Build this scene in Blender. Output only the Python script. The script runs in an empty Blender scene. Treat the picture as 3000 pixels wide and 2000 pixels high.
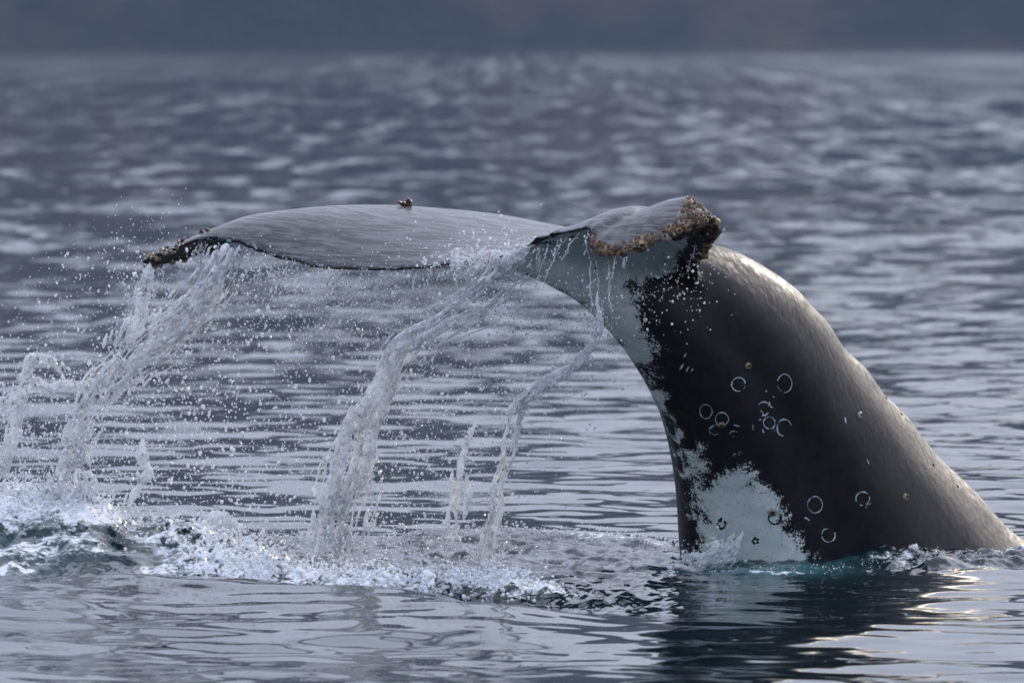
import bpy, bmesh, math, random
import numpy as np
from mathutils import Vector, Matrix
from mathutils.bvhtree import BVHTree

rng = np.random.default_rng(7)
random.seed(7)
scene = bpy.context.scene
C = scene.collection

# ------------------------------------------------------------------ camera
CAM_D, CAM_H, LENS = 50.0, 3.05, 300.0
FPX = 3000.0 * LENS / 36.0                      # focal length in photo pixels
HORIZON = 115.0                                 # photo row of the true horizon
PITCH = math.atan((1000.0 - HORIZON) / FPX)
cam_data = bpy.data.cameras.new('camera')
cam = bpy.data.objects.new('camera', cam_data)
C.objects.link(cam)
scene.camera = cam
cam.location = (0.0, -CAM_D, CAM_H)
cam.rotation_euler = (math.pi / 2 - PITCH, 0, 0)
cam_data.lens = LENS
cam_data.sensor_width = 36.0
cam_data.clip_start = 1.0
cam_data.clip_end = 30000.0
cam_data.dof.use_dof = True
cam_data.dof.focus_distance = 48.9
cam_data.dof.aperture_fstop = 4.5

# ------------------------------------------------------------------ sky and sun
SUN_EL, SUN_AZ = math.radians(24.0), math.radians(30.0)    # azimuth from +Y towards +X
world = bpy.data.worlds.new('World')
scene.world = world
world.use_nodes = True
wn = world.node_tree
wn.nodes.clear()
w_out = wn.nodes.new('ShaderNodeOutputWorld')
w_bg = wn.nodes.new('ShaderNodeBackground')
w_sky = wn.nodes.new('ShaderNodeTexSky')
w_sky.sky_type = 'NISHITA'
w_sky.sun_disc = False
w_sky.sun_elevation = SUN_EL
w_sky.sun_rotation = SUN_AZ
w_sky.air_density = 1.0
w_sky.dust_density = 1.6
w_sky.ozone_density = 3.0
w_bg.inputs['Strength'].default_value = 0.14
# a thin even overcast veils most of the clear sky
w_tc = wn.nodes.new('ShaderNodeTexCoord')
w_map = wn.nodes.new('ShaderNodeMapping'); w_map.inputs['Scale'].default_value = (1.0, 1.0, 3.0)
w_nz = wn.nodes.new('ShaderNodeTexNoise'); w_nz.inputs['Scale'].default_value = 2.2; w_nz.inputs['Detail'].default_value = 5.0
w_cl = wn.nodes.new('ShaderNodeMix'); w_cl.data_type = 'RGBA'
w_cl.inputs[6].default_value = (4.4, 4.75, 6.0, 1.0)
w_cl.inputs[7].default_value = (6.05, 6.4, 7.7, 1.0)
w_mix = wn.nodes.new('ShaderNodeMix'); w_mix.data_type = 'RGBA'
w_mix.inputs[0].default_value = 0.85
wn.links.new(w_tc.outputs['Generated'], w_map.inputs['Vector'])
wn.links.new(w_map.outputs[0], w_nz.inputs['Vector'])
wn.links.new(w_nz.outputs['Fac'], w_cl.inputs[0])
wn.links.new(w_sky.outputs[0], w_mix.inputs[6])
# an overcast sky is about three times as bright overhead as at the horizon
w_sep = wn.nodes.new('ShaderNodeSeparateXYZ'); wn.links.new(w_tc.outputs['Generated'], w_sep.inputs[0])
w_el = wn.nodes.new('ShaderNodeMapRange'); w_el.inputs[1].default_value = 0.0; w_el.inputs[2].default_value = 0.55
w_el.inputs[3].default_value = 0.27; w_el.inputs[4].default_value = 1.40
wn.links.new(w_sep.outputs['Z'], w_el.inputs[0])
w_sc = wn.nodes.new('ShaderNodeVectorMath'); w_sc.operation = 'SCALE'
wn.links.new(w_cl.outputs[2], w_sc.inputs[0]); wn.links.new(w_el.outputs[0], w_sc.inputs['Scale'])
wn.links.new(w_sc.outputs[0], w_mix.inputs[7])
wn.links.new(w_mix.outputs[2], w_bg.inputs['Color'])
wn.links.new(w_bg.outputs[0], w_out.inputs['Surface'])

sun_data = bpy.data.lights.new('sun', 'SUN')
sun = bpy.data.objects.new('sun', sun_data)
C.objects.link(sun)
sun_data.energy = 1.7
sun_data.angle = math.radians(5.0)
sun_data.color = (1.0, 0.89, 0.74)
SUN_DIR = Vector((math.sin(SUN_AZ) * math.cos(SUN_EL), math.cos(SUN_AZ) * math.cos(SUN_EL), math.sin(SUN_EL)))
sun.rotation_euler = SUN_DIR.to_track_quat('Z', 'Y').to_euler()
sun.location = (20, 10, 30)

scene.view_settings.view_transform = 'Standard'
scene.view_settings.look = 'None'
scene.view_settings.gamma = 1.0
scene.view_settings.exposure = 0.6
scene.render.engine = 'CYCLES'
cy = scene.cycles
cy.use_denoising = True
cy.max_bounces = 12
cy.transmission_bounces = 8
cy.transparent_max_bounces = 8
cy.diffuse_bounces = 6
cy.glossy_bounces = 4
cy.volume_bounces = 1
cy.caustics_reflective = False
cy.caustics_refractive = False
cy.sample_clamp_indirect = 6.0

# ------------------------------------------------------------------ helpers
CP, SP = math.cos(PITCH), math.sin(PITCH)

def at(u, v, Y):
    """photo measurement (column, row) of a thing that stands at depth Y -> world point"""
    dx, dy, dz = (u - 1500.0) / FPX, 1.0, (1000.0 - v) / FPX
    wy, wz = CP * dy + SP * dz, -SP * dy + CP * dz
    t = (Y + CAM_D) / wy
    return np.array((dx * t, Y, CAM_H + wz * t))

def ray(u, v):
    dx, dz = (u - 1500.0) / FPX, (1000.0 - v) / FPX
    return Vector((dx, CP + SP * dz, -SP + CP * dz)).normalized()

def on_sea(u, v, z=0.0):
    r = ray(u, v)
    t = (z - CAM_H) / r.z
    return np.array((r.x * t, -CAM_D + r.y * t, z))

def project(P):
    """world points (N,3) -> photo columns and rows"""
    x, y, z = P[:, 0], P[:, 1] + CAM_D, P[:, 2] - CAM_H
    f = CP * y - SP * z
    up = SP * y + CP * z
    return 1500 + FPX * x / f, 1000 - FPX * up / f

def S(p):       # a point measured in the 2352 px view of the photo
    return p * 3000.0 / 2352.0

def hash3(ix, iy, iz, seed):
    h = (ix * 374761393 + iy * 668265263 + iz * 2147483647 + seed * 1274126177) & 0xFFFFFFFF
    h = ((h ^ (h >> 13)) * 1274126177) & 0xFFFFFFFF
    h = h ^ (h >> 16)
    return (h & 0xFFFF).astype(np.float64) / 65535.0

def vnoise(x, y, z=0.0, seed=0):
    x, y, z = np.broadcast_arrays(np.asarray(x, float), np.asarray(y, float), np.asarray(z, float))
    ix, iy, iz = np.floor(x).astype(np.int64), np.floor(y).astype(np.int64), np.floor(z).astype(np.int64)
    fx, fy, fz = x - ix, y - iy, z - iz
    fx, fy, fz = [f * f * f * (f * (f * 6 - 15) + 10) for f in (fx, fy, fz)]
    r = 0
    for a in (0, 1):
        for b in (0, 1):
            for c in (0, 1):
                w = (fx if a else 1 - fx) * (fy if b else 1 - fy) * (fz if c else 1 - fz)
                r = r + w * hash3(ix + a, iy + b, iz + c, seed)
    return r * 2 - 1

def fbm(x, y, z=0.0, seed=0, octaves=4, gain=0.5):
    r, a = 0, 1.0
    for o in range(octaves):
        r = r + a * vnoise(np.asarray(x) * 2 ** o, np.asarray(y) * 2 ** o, np.asarray(z) * 2 ** o, seed + o * 17)
        a *= gain
    return r

def smoothstep(a, b, x):
    t = np.clip((x - a) / (b - a), 0, 1)
    return t * t * (3 - 2 * t)

def mesh_from(name, V, F, mat=None, smooth=True):
    me = bpy.data.meshes.new(name)
    V = np.asarray(V, np.float32)
    if isinstance(F, np.ndarray) and F.ndim == 2:
        n, k = F.shape
        me.vertices.add(len(V)); me.vertices.foreach_set('co', V.ravel())
        me.loops.add(n * k); me.loops.foreach_set('vertex_index', F.ravel().astype(np.int32))
        me.polygons.add(n)
        me.polygons.foreach_set('loop_start', np.arange(0, n * k, k, dtype=np.int32))
        me.update(calc_edges=True); me.validate()
    else:
        me.from_pydata([tuple(map(float, p)) for p in V], [], F)
        me.update()
    if smooth:
        me.polygons.foreach_set('use_smooth', np.ones(len(me.polygons), bool))
    if mat:
        me.materials.append(mat)
    return me

def link(name, me, parent=None, **props):
    o = bpy.data.objects.new(name, me)
    C.objects.link(o)
    if parent is not None:
        o.parent = parent
    for k, val in props.items():
        o[k] = val
    return o

def attr(me, name, val):
    a = me.attributes.new(name, 'FLOAT', 'POINT')
    a.data.foreach_set('value', np.asarray(val, np.float32))

def spline(pts, n):
    """Catmull-Rom through the rows of pts, n samples"""
    P = np.asarray(pts, float)
    P = np.vstack([2 * P[0] - P[1], P, 2 * P[-1] - P[-2]])
    m = len(P) - 3
    t = np.linspace(0, m - 1e-9, n)
    i = t.astype(int); f = (t - i)[:, None]
    p0, p1, p2, p3 = P[i], P[i + 1], P[i + 2], P[i + 3]
    return 0.5 * (2 * p1 + (p2 - p0) * f + (2 * p0 - 5 * p1 + 4 * p2 - p3) * f ** 2 + (3 * p1 - p0 - 3 * p2 + p3) * f ** 3)

class NT:
    """small node-tree writer"""
    def __init__(self, name):
        self.m = bpy.data.materials.new(name)
        self.m.use_nodes = True
        self.t = self.m.node_tree
        self.t.nodes.clear()
        self.out = self.t.nodes.new('ShaderNodeOutputMaterial')
    def n(self, kind, **kw):
        nd = self.t.nodes.new('ShaderNode' + kind)
        for k, val in kw.items():
            setattr(nd, k, val)
        return nd
    def set(self, sock, val):
        if isinstance(val, bpy.types.NodeSocket):
            self.t.links.new(val, sock)
        elif val is not None:
            if hasattr(sock.default_value, '__len__') and not hasattr(val, '__len__'):
                val = (val,) * len(sock.default_value)
            if hasattr(val, '__len__') and len(val) == 3 and len(sock.default_value) == 4:
                val = (*val, 1.0)
            sock.default_value = val
    def math(self, op, a, b=None, c=None, clamp=False):
        nd = self.n('Math', operation=op, use_clamp=clamp)
        for i, val in enumerate((a, b, c)):
            if val is not None:
                self.set(nd.inputs[i], val)
        return nd.outputs[0]
    def vec(self, op, a, b=None, scale=None):
        nd = self.n('VectorMath', operation=op)
        self.set(nd.inputs[0], a)
        if b is not None: self.set(nd.inputs[1], b)
        if scale is not None: self.set(nd.inputs['Scale'], scale)
        return nd.outputs[0] if op not in ('LENGTH', 'DOT_PRODUCT') else nd.outputs['Value']
    def noise(self, vec, scale=1.0, detail=4.0, rough=0.5, dist=0.0):
        nd = self.n('TexNoise')
        self.set(nd.inputs['Vector'], vec)
        nd.inputs['Scale'].default_value = scale
        nd.inputs['Detail'].default_value = detail
        nd.inputs['Roughness'].default_value = rough
        nd.inputs['Distortion'].default_value = dist
        return nd
    def attr(self, name):
        return self.n('Attribute', attribute_name=name).outputs['Fac']
    def map(self, x, a, b, c=0.0, d=1.0, smooth=True):
        nd = self.n('MapRange')
        nd.interpolation_type = 'SMOOTHSTEP' if smooth else 'LINEAR'
        self.set(nd.inputs[0], x)
        for i, val in enumerate((a, b, c, d)):
            self.set(nd.inputs[1 + i], val)
        return nd.outputs[0]
    def mixc(self, f, a, b):
        nd = self.n('Mix', data_type='RGBA')
        self.set(nd.inputs[0], f); self.set(nd.inputs[6], a); self.set(nd.inputs[7], b)
        return nd.outputs[2]
    def mixf(self, f, a, b):
        nd = self.n('Mix', data_type='FLOAT')
        self.set(nd.inputs[0], f); self.set(nd.inputs[2], a); self.set(nd.inputs[3], b)
        return nd.outputs[0]
    def bsdf(self, **kw):
        nd = self.n('BsdfPrincipled')
        for k, val in kw.items():
            self.set(nd.inputs[k.replace('_', ' ')], val)
        return nd
    def mixs(self, f, a, b):
        nd = self.n('MixShader')
        self.set(nd.inputs[0], f)
        self.t.links.new(a, nd.inputs[1]); self.t.links.new(b, nd.inputs[2])
        return nd.outputs[0]
    def bump(self, h, strength, dist, normal=None):
        nd = self.n('Bump')
        self.set(nd.inputs['Height'], h)
        nd.inputs['Strength'].default_value = strength
        nd.inputs['Distance'].default_value = dist
        if normal is not None: self.set(nd.inputs['Normal'], normal)
        return nd.outputs[0]
    def pos(self, kind='Object'):
        return self.n('TexCoord').outputs[kind]
    def done(self, surf=None):
        if surf is not None: self.t.links.new(surf, self.out.inputs['Surface'])
        return self.m

# ------------------------------------------------------------------ materials
def sea_material():
    t = NT('sea_water')
    geo = t.n('NewGeometry')
    pos = t.pos('Object')
    st = t.vec('MULTIPLY', pos, (0.5, 1.0, 0.0))
    n1 = t.noise(st, 3.6, 3.0, 0.55, 0.3)         # wind ripples, decimetres
    sx = t.n('SeparateXYZ'); t.t.links.new(pos, sx.inputs[0])
    cx = t.n('CombineXYZ'); t.set(cx.inputs[0], t.math('MULTIPLY', sx.outputs[0], 1.05)); t.set(cx.inputs[1], t.attr('crest'))
    n2 = t.noise(cx.outputs[0], 1.0, 3.0, 0.6, 0.2)    # crests of the chop, one behind the other
    n3 = t.noise(st, 0.035, 2.0, 0.5)             # wind lanes
    d1 = t.vec('SUBTRACT', n1.outputs['Color'], (0.5, 0.5, 0.5))
    d2 = t.vec('SUBTRACT', n2.outputs['Color'], (0.5, 0.5, 0.5))
    rip = t.attr('ripple'); far = t.attr('far')
    lane = t.map(n3.outputs['Fac'], 0.35, 0.65, 0.55, 1.25)
    d = t.vec('ADD', t.vec('SCALE', d1, scale=t.math('MULTIPLY', rip, lane)),
              t.vec('SCALE', d2, scale=far))
    # broken water: finer relief
    n4 = t.noise(pos, 14.0, 4.0, 0.6, 0.4)
    d4 = t.vec('SUBTRACT', n4.outputs['Color'], (0.5, 0.5, 0.5))
    d = t.vec('ADD', d, t.vec('SCALE', d4, scale=t.math('MULTIPLY', t.attr('boil'), 0.7)))
    # broad lanes of rougher and smoother water, and the tilt of the faces one sees far out
    cw = t.n('CombineXYZ'); t.set(cw.inputs[0], t.math('MULTIPLY', sx.outputs[0], 0.13)); t.set(cw.inputs[1], t.math('MULTIPLY', t.attr('crest'), 0.16))
    big = t.math('MULTIPLY', t.math('SUBTRACT', t.noise(cw.outputs[0], 1.0, 3.0, 0.55).outputs['Fac'], 0.5), t.math('MULTIPLY', t.attr('far'), 0.32))
    cl = t.n('CombineXYZ'); t.set(cl.inputs[1], t.math('SUBTRACT', big, t.attr('lean')))
    d = t.vec('ADD', d, cl.outputs[0])
    d = t.vec('MULTIPLY', d, (1.0, 1.0, 0.0))
    nor = t.vec('NORMALIZE', t.vec('ADD', geo.outputs['Normal'], d))
    base = t.mixc(t.attr('teal'), (0.004, 0.010, 0.014), (0.045, 0.130, 0.135))
    w = t.bsdf(Base_Color=base, Roughness=0.035, IOR=1.333, Normal=nor)
    # foam
    fn = t.noise(pos, 22.0, 6.0, 0.62, 0.6)
    fl = t.noise(t.vec('MULTIPLY', pos, (1.0, 0.45, 1.0)), 6.0, 5.0, 0.6, 1.2)
    f = t.math('ADD', t.attr('foam'), t.math('ADD', t.math('MULTIPLY', t.math('SUBTRACT', fn.outputs['Fac'], 0.5), 2.0),
                                             t.math('MULTIPLY', t.math('SUBTRACT', fl.outputs['Fac'], 0.5), 1.8)))
    fac = t.map(f, 0.44, 0.98)
    fb = t.bsdf(Base_Color=(0.73, 0.77, 0.81), Roughness=0.75, IOR=1.33, Specular_IOR_Level=0.25,
                Normal=t.bump(fn.outputs['Fac'], 0.7, 0.015))
    return t.done(t.mixs(t.math('MULTIPLY', fac, 0.92), w.outputs[0], fb.outputs[0]))

def water_material(name, white, rough=0.05):
    t = NT(name)
    pos = t.pos('Object')
    nz = t.noise(pos, 38.0, 3.0, 0.6, 0.5)
    nor = t.bump(nz.outputs['Fac'], 0.7, 0.02)
    g = t.bsdf(Base_Color=(0.93, 0.97, 1.0), Roughness=rough, IOR=1.333, Transmission_Weight=1.0, Normal=nor)
    a = t.bsdf(Base_Color=(0.92, 0.94, 0.97), Roughness=max(0.15, rough * 1.8), IOR=1.333, Normal=nor)
    fac = t.map(t.noise(t.vec('MULTIPLY', pos, (1.0, 1.0, 0.4)), 24.0, 3.0, 0.6).outputs['Fac'], 0.36, 0.62, max(0.0, white - 0.42), min(1.0, white + 0.36))
    tr = t.n('BsdfTranslucent'); t.set(tr.inputs['Color'], (0.93, 0.95, 0.98)); t.set(tr.inputs['Normal'], nor)
    aer = t.mixs(0.55, a.outputs[0], tr.outputs[0])
    return t.done(t.mixs(fac, g.outputs[0], aer))

def skin_material():
    t = NT('whale_skin')
    pos = t.pos('Object')
    top = t.attr('top'); rim = t.attr('rim')
    wn1 = t.noise(pos, 75.0, 5.0, 0.75)
    wn2 = t.noise(pos, 9.0, 4.0, 0.6, 0.4)
    rag = t.math('ADD', t.math('MULTIPLY', t.math('SUBTRACT', wn1.outputs['Fac'], 0.5), 0.30),
                 t.math('MULTIPLY', t.math('SUBTRACT', wn2.outputs['Fac'], 0.5), 0.30))
    wmask = t.map(t.math('ADD', t.attr('white'), rag), -0.004, 0.010)
    # black flecks inside the white
    fle = t.map(t.noise(pos, 85.0, 2.0, 0.6).outputs['Fac'], 0.66, 0.70)
    wmask = t.math('MULTIPLY', wmask, t.math('SUBTRACT', 1.0, t.math('MULTIPLY', fle, 0.8)))
    # streak direction of the fluke: along the span
    rot = t.n('Mapping')
    rot.inputs['Rotation'].default_value = (0, 0, math.radians(30))
    t.t.links.new(pos, rot.inputs['Vector'])
    str_v = t.vec('MULTIPLY', rot.outputs[0], (3.0, 26.0, 40.0))
    sn = t.noise(str_v, 1.0, 5.0, 0.65, 0.6)
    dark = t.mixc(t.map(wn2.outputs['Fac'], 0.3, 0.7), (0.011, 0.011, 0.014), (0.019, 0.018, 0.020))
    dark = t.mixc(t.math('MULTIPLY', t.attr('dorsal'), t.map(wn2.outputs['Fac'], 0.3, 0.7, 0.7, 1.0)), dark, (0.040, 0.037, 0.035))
    grey = t.mixc(t.map(sn.outputs['Fac'], 0.40, 0.60), (0.018, 0.019, 0.023), (0.098, 0.099, 0.105))  # streaky grey paints the wet sheen of reflected sky into the fluke's colour
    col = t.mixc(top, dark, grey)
    pale = t.mixc(t.map(wn2.outputs['Fac'], 0.35, 0.7), (0.56, 0.64, 0.65), (0.74, 0.78, 0.77))
    col = t.mixc(wmask, col, pale)
    # dark rim with pale nicks along the trailing edge
    nick = t.map(t.noise(pos, 30.0, 2.0, 0.5).outputs['Fac'], 0.60, 0.66)
    rc = t.mixc(nick, (0.006, 0.007, 0.010), (0.28, 0.36, 0.42))
    col = t.mixc(rim, col, rc)
    fine = t.noise(pos, 130.0, 3.0, 0.6)
    pit = t.noise(t.vec('MULTIPLY', pos, (1.0, 1.0, 0.45)), 34.0, 3.0, 0.6)
    b = t.bump(t.math('MULTIPLY', sn.outputs['Fac'], top), 0.85, 0.03)
    b = t.bump(pit.outputs['Fac'], 0.20, 0.012, b)
    lump = t.noise(t.vec('MULTIPLY', pos, (1.0, 1.0, 0.6)), 9.0, 2.0, 0.5)
    b = t.bump(lump.outputs['Fac'], 0.22, 0.03, b)
    b = t.bump(fine.outputs['Fac'], 0.25, 0.004, b)
    rough = t.mixf(top, t.map(pit.outputs['Fac'], 0.35, 0.65, 0.44, 0.64), 0.44)
    s = t.bsdf(Base_Color=col, Roughness=rough, IOR=1.45, Normal=b, Specular_IOR_Level=t.mixf(top, 0.24, 0.4), Coat_Weight=t.mixf(top, 0.10, 0.5), Coat_Roughness=0.22, Coat_IOR=1.33)
    return t.done(s.outputs[0])

def plain(name, c1, c2, scale=30.0, rough=0.6, bump=0.4, dist=0.01, **kw):
    t = NT(name)
    pos = t.pos('Object')
    nz = t.noise(pos, scale, 4.0, 0.6)
    col = t.mixc(t.map(nz.outputs['Fac'], 0.35, 0.65), c1, c2)
    s = t.bsdf(Base_Color=col, Roughness=rough, Normal=t.bump(nz.outputs['Fac'], bump, dist), **kw)
    return t.done(s.outputs[0])

M_SEA = sea_material()
M_STREAM = water_material('falling_water', 0.80)
M_DROP = water_material('water_drop', 0.66, 0.06)
M_FROTH = water_material('froth', 1.0, 0.3)
M_SKIN = skin_material()
M_BARN = [plain('barnacle_tan', (0.16, 0.10, 0.045), (0.46, 0.36, 0.20), 60, 0.45, 0.6),
          plain('barnacle_brown', (0.085, 0.045, 0.020), (0.28, 0.18, 0.085), 60, 0.4, 0.6),
          plain('barnacle_red', (0.05, 0.016, 0.010), (0.14, 0.05, 0.028), 60, 0.4, 0.6),
          plain('barnacle_grey', (0.18, 0.16, 0.13), (0.48, 0.44, 0.37), 60, 0.5, 0.6)]
M_MOUTH = plain('barnacle_mouth', (0.02, 0.012, 0.008), (0.07, 0.04, 0.025), 80, 0.4, 0.3)
M_SCAR = plain('scar_white', (0.36, 0.45, 0.50), (0.55, 0.62, 0.66), 80, 0.4, 0.2, 0.003)
M_SCARK = plain('scar_dark', (0.010, 0.010, 0.013), (0.03, 0.03, 0.03), 80, 0.4, 0.2, 0.003)
M_GOOSE = plain('goose_barnacle_flesh', (0.03, 0.012, 0.012), (0.09, 0.035, 0.03), 60, 0.35, 0.4)

def hill_material():
    t = NT('wooded_hillside')
    pos = t.pos('Object')
    a = t.noise(pos, 0.006, 4.0, 0.6)
    b = t.noise(pos, 0.05, 5.0, 0.7)
    col = t.mixc(t.map(a.outputs['Fac'], 0.46, 0.60), (0.016, 0.025, 0.028), (0.074, 0.054, 0.047))
    col = t.mixc(t.map(b.outputs['Fac'], 0.35, 0.7, 0.0, 0.6), col, (0.028, 0.040, 0.034))
    s = t.bsdf(Base_Color=col, Roughness=0.9, Specular_IOR_Level=0.1, Normal=t.bump(b.outputs['Fac'], 1.0, 8.0))
    return t.done(s.outputs[0])
M_HILL = hill_material()
M_ROCK = plain('pale_shore_rock', (0.35, 0.35, 0.34), (0.55, 0.55, 0.53), 0.6, 0.8, 0.6, 0.4)

# ------------------------------------------------------------------ sea
def axis(parts):
    out = [parts[0][0]]
    for a, b, h0, h1 in parts:
        x = a
        while x < b - 1e-6:
            f = (x - a) / (b - a)
            x = min(b, x + h0 * (h1 / h0) ** f)
            if b - x < 0.4 * h1: x = b
            out.append(x)
    return np.array(out)

def seg_dist(px, py, poly, sx=1.0, sy=1.0):
    """distance to a polyline of (x, y) with scaled axes, and the fraction along it"""
    best = np.full(px.shape, 1e9); frac = np.zeros(px.shape)
    n = len(poly) - 1
    for i in range(n):
        ax, ay = poly[i][0] / sx, poly[i][1] / sy
        bx, by = poly[i + 1][0] / sx, poly[i + 1][1] / sy
        dx, dy = bx - ax, by - ay
        t = np.clip(((px / sx - ax) * dx + (py / sy - ay) * dy) / (dx * dx + dy * dy + 1e-12), 0, 1)
        d = np.hypot(px / sx - ax - t * dx, py / sy - ay - t * dy)
        m = d < best
        best[m] = d[m]; frac[m] = ((i + t) / n)[m]
    return best, frac

# wave spectrum
K = 90
lam = np.exp(rng.uniform(np.log(0.22), np.log(5.0), K))
th = rng.normal(0, 0.55, K) + math.radians(90 - 12)
th[::4] = rng.uniform(0, math.pi, len(th[::4]))
kk = 2 * np.pi / lam
slope_k = 0.0112 * np.where(lam < 0.4, 0.6, 1.0) * np.where(lam > 1.6, 0.55, 1.0) * rng.uniform(0.5, 1.3, K)
amp_k = slope_k / kk
ph = rng.uniform(0, 2 * np.pi, K)

BACK_RIM = [on_sea(u, v)[:2] for u, v in ((560, 1590), (760, 1585), (1100, 1580), (1500, 1580), (1800, 1585), (2020, 1600))]
FRONT = [on_sea(u, v)[:2] for u, v in ((-120, 1765), (150, 1745), (480, 1728), (700, 1735), (950, 1750), (1250, 1765), (1480, 1790))]
FOAM_FRONT = [on_sea(u, v)[:2] for u, v in ((640, 1690), (850, 1712), (1050, 1735), (1250, 1738), (1450, 1742), (1540, 1750))]
FOAM_DIAG = [on_sea(u, v)[:2] for u, v in ((60, 1600), (300, 1600), (480, 1630), (700, 1672), (900, 1705))]
WHALE_WL = [on_sea(u, v)[:2] for u, v in ((1960, 1665), (2150, 1672), (2380, 1680), (2640, 1672), (2800, 1655), (3150, 1640))]

def sea_height(X, Y, sp):
    """height and masks; sp = local grid spacing"""
    z = np.zeros_like(X)
    calm = 1.0
    for i in range(K):
        w = smoothstep(2.2, 5.0, lam[i] / sp)
        z += w * amp_k[i] * np.sin(kk[i] * (math.cos(th[i]) * X + math.sin(th[i]) * Y) + ph[i])
    near = (np.abs(X) < 12) & (Y < 14) & (Y > -14)
    foam = np.zeros_like(X); boil = np.zeros_like(X); teal = np.zeros_like(X)
    x, y = X[near], Y[near]
    # area stirred up by the tail
    d_front, _ = seg_dist(x, y, FRONT)
    yf = np.interp(x, [p[0] for p in FRONT], [p[1] for p in FRONT])
    yb = np.interp(x, [p[0] for p in BACK_RIM], [p[1] for p in BACK_RIM])
    inside = smoothstep(-0.15, 0.35, y - yf) * smoothstep(-0.15, 0.4, yb - y) * smoothstep(1.15, 0.5, x)
    d_wl, _ = seg_dist(x, y, WHALE_WL)
    d_wl = np.where(y < np.interp(x, [p[0] for p in WHALE_WL], [p[1] for p in WHALE_WL]), d_wl, d_wl * 0.45)
    side = smoothstep(0.75, 0.15, d_wl)
    st = np.clip(inside + 0.85 * side, 0, 1)
    t1 = 1 - np.abs(fbm(x * 1.9, y * 1.5, 0.0, 11, 4, 0.55))
    t2 = fbm(x * 6.5, y * 5.5, 0.3, 23, 4, 0.6)
    calmer = 1 - 0.55 * smoothstep(-1.6, -2.3, x)
    zz = st * (0.050 * (t1 - 0.6) + 0.022 * t2 * calmer)
    ridge = np.exp(-((d_wl - 0.10) / 0.20) ** 2) * smoothstep(1.6, 2.1, x)
    zz += ridge * (0.045 + 0.035 * vnoise(x * 3.2, y * 2.0, 0, 88) + 0.022 * t2)
    # raised rim behind the stirred water
    d_rim, fr = seg_dist(x, y, BACK_RIM)
    zz += 0.060 * np.exp(-(d_rim / 0.22) ** 2) * (0.75 + 0.5 * vnoise(x * 2.5, y * 2.5, 0, 5)) * smoothstep(1.2, 0.8, x)
    # swell bulging in front of it
    zz += 0.135 * np.exp(-((y - yf + 0.55) / np.where(y < yf - 0.55, 1.5, 0.42)) ** 2) * smoothstep(0.7, -0.8, x) * (0.75 + 0.25 * np.exp(-((x + 2.0) / 1.1) ** 2))
    # heap of white water under the left fluke tip
    hx, hy = -2.80, -0.6
    r2 = ((x - hx) / np.where(x > hx, 0.75, 0.9)) ** 2 + ((y - hy) / 0.9) ** 2
    heap = np.exp(-r2)
    zz += 0.40 * heap * (0.85 + 0.24 * fbm(x * 2.2, y * 1.6, 0.0, 31, 4)) 
    r3 = ((x + 2.2) / 0.9) ** 2 + ((y + 0.9) / 0.9) ** 2
    zz += 0.09 * np.exp(-r3) * (0.8 + 0.6 * fbm(x * 3.2, y * 2.2, 0, 37, 4))
    # froth
    ff, _ = seg_dist(x, y, FOAM_FRONT, 1.0, 1.25)
    fd, _ = seg_dist(x, y, FOAM_DIAG, 1.0, 1.3)
    fm = np.maximum(np.exp(-(ff / 0.30) ** 2), 0.9 * np.exp(-(fd / 0.34) ** 2))
    fm = np.maximum(fm, 0.75 * np.exp(-(((x - hx + 0.05) / 0.55) ** 2 + ((y - hy - 0.25) / 0.6) ** 2)))
    zz += 0.055 * fm * (0.6 + 1.1 * np.abs(fbm(x * 8.0, y * 7.0, 0.0, 41, 4, 0.6)))
    streaks = smoothstep(-0.05, 0.55, fbm(x * 1.6, y * 2.6, 0, 57, 5)) * inside * smoothstep(-1.0, -1.8, x)
    fo = np.maximum(fm * 0.98, 0.74 * streaks)
    fo = np.maximum(fo, 0.95 * smoothstep(0.14, 0.34, zz) * (1 + 0.3 * t2))
    fo = np.maximum(fo, 0.04 * st * (0.75 + 0.6 * t2) )
    fo = np.maximum(fo, 0.62 * np.exp(-(d_rim / 0.16) ** 2) * smoothstep(-0.2, 0.5, vnoise(x * 1.7, y * 2, 0, 77)))
    fo = np.maximum(fo, 0.62 * np.exp(-((d_wl - 0.12) / 0.16) ** 2) * smoothstep(-0.1, 0.5, vnoise(x * 2.6, y * 2.0, 0, 78)))
    tl = np.exp(-(((x - 1.50) / 0.42) ** 2 + ((y + 1.15) / 0.6) ** 2))
    milk = np.exp(-(((x + 2.7) / 0.9) ** 2 + ((y + 1.1) / 1.3) ** 2)) * (0.75 + 0.6 * t2)
    z[near] = z[near] * (1 - 0.5 * st) + zz
    foam[near] = fo; boil[near] = np.clip(st * 0.9 + fm * 0.3, 0, 1) * (1 - 0.6 * np.clip(heap + np.exp(-r3), 0, 1)); teal[near] = np.clip(np.maximum(tl, 0.30 * milk), 0, 1)
    return z, foam, boil, teal

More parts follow.
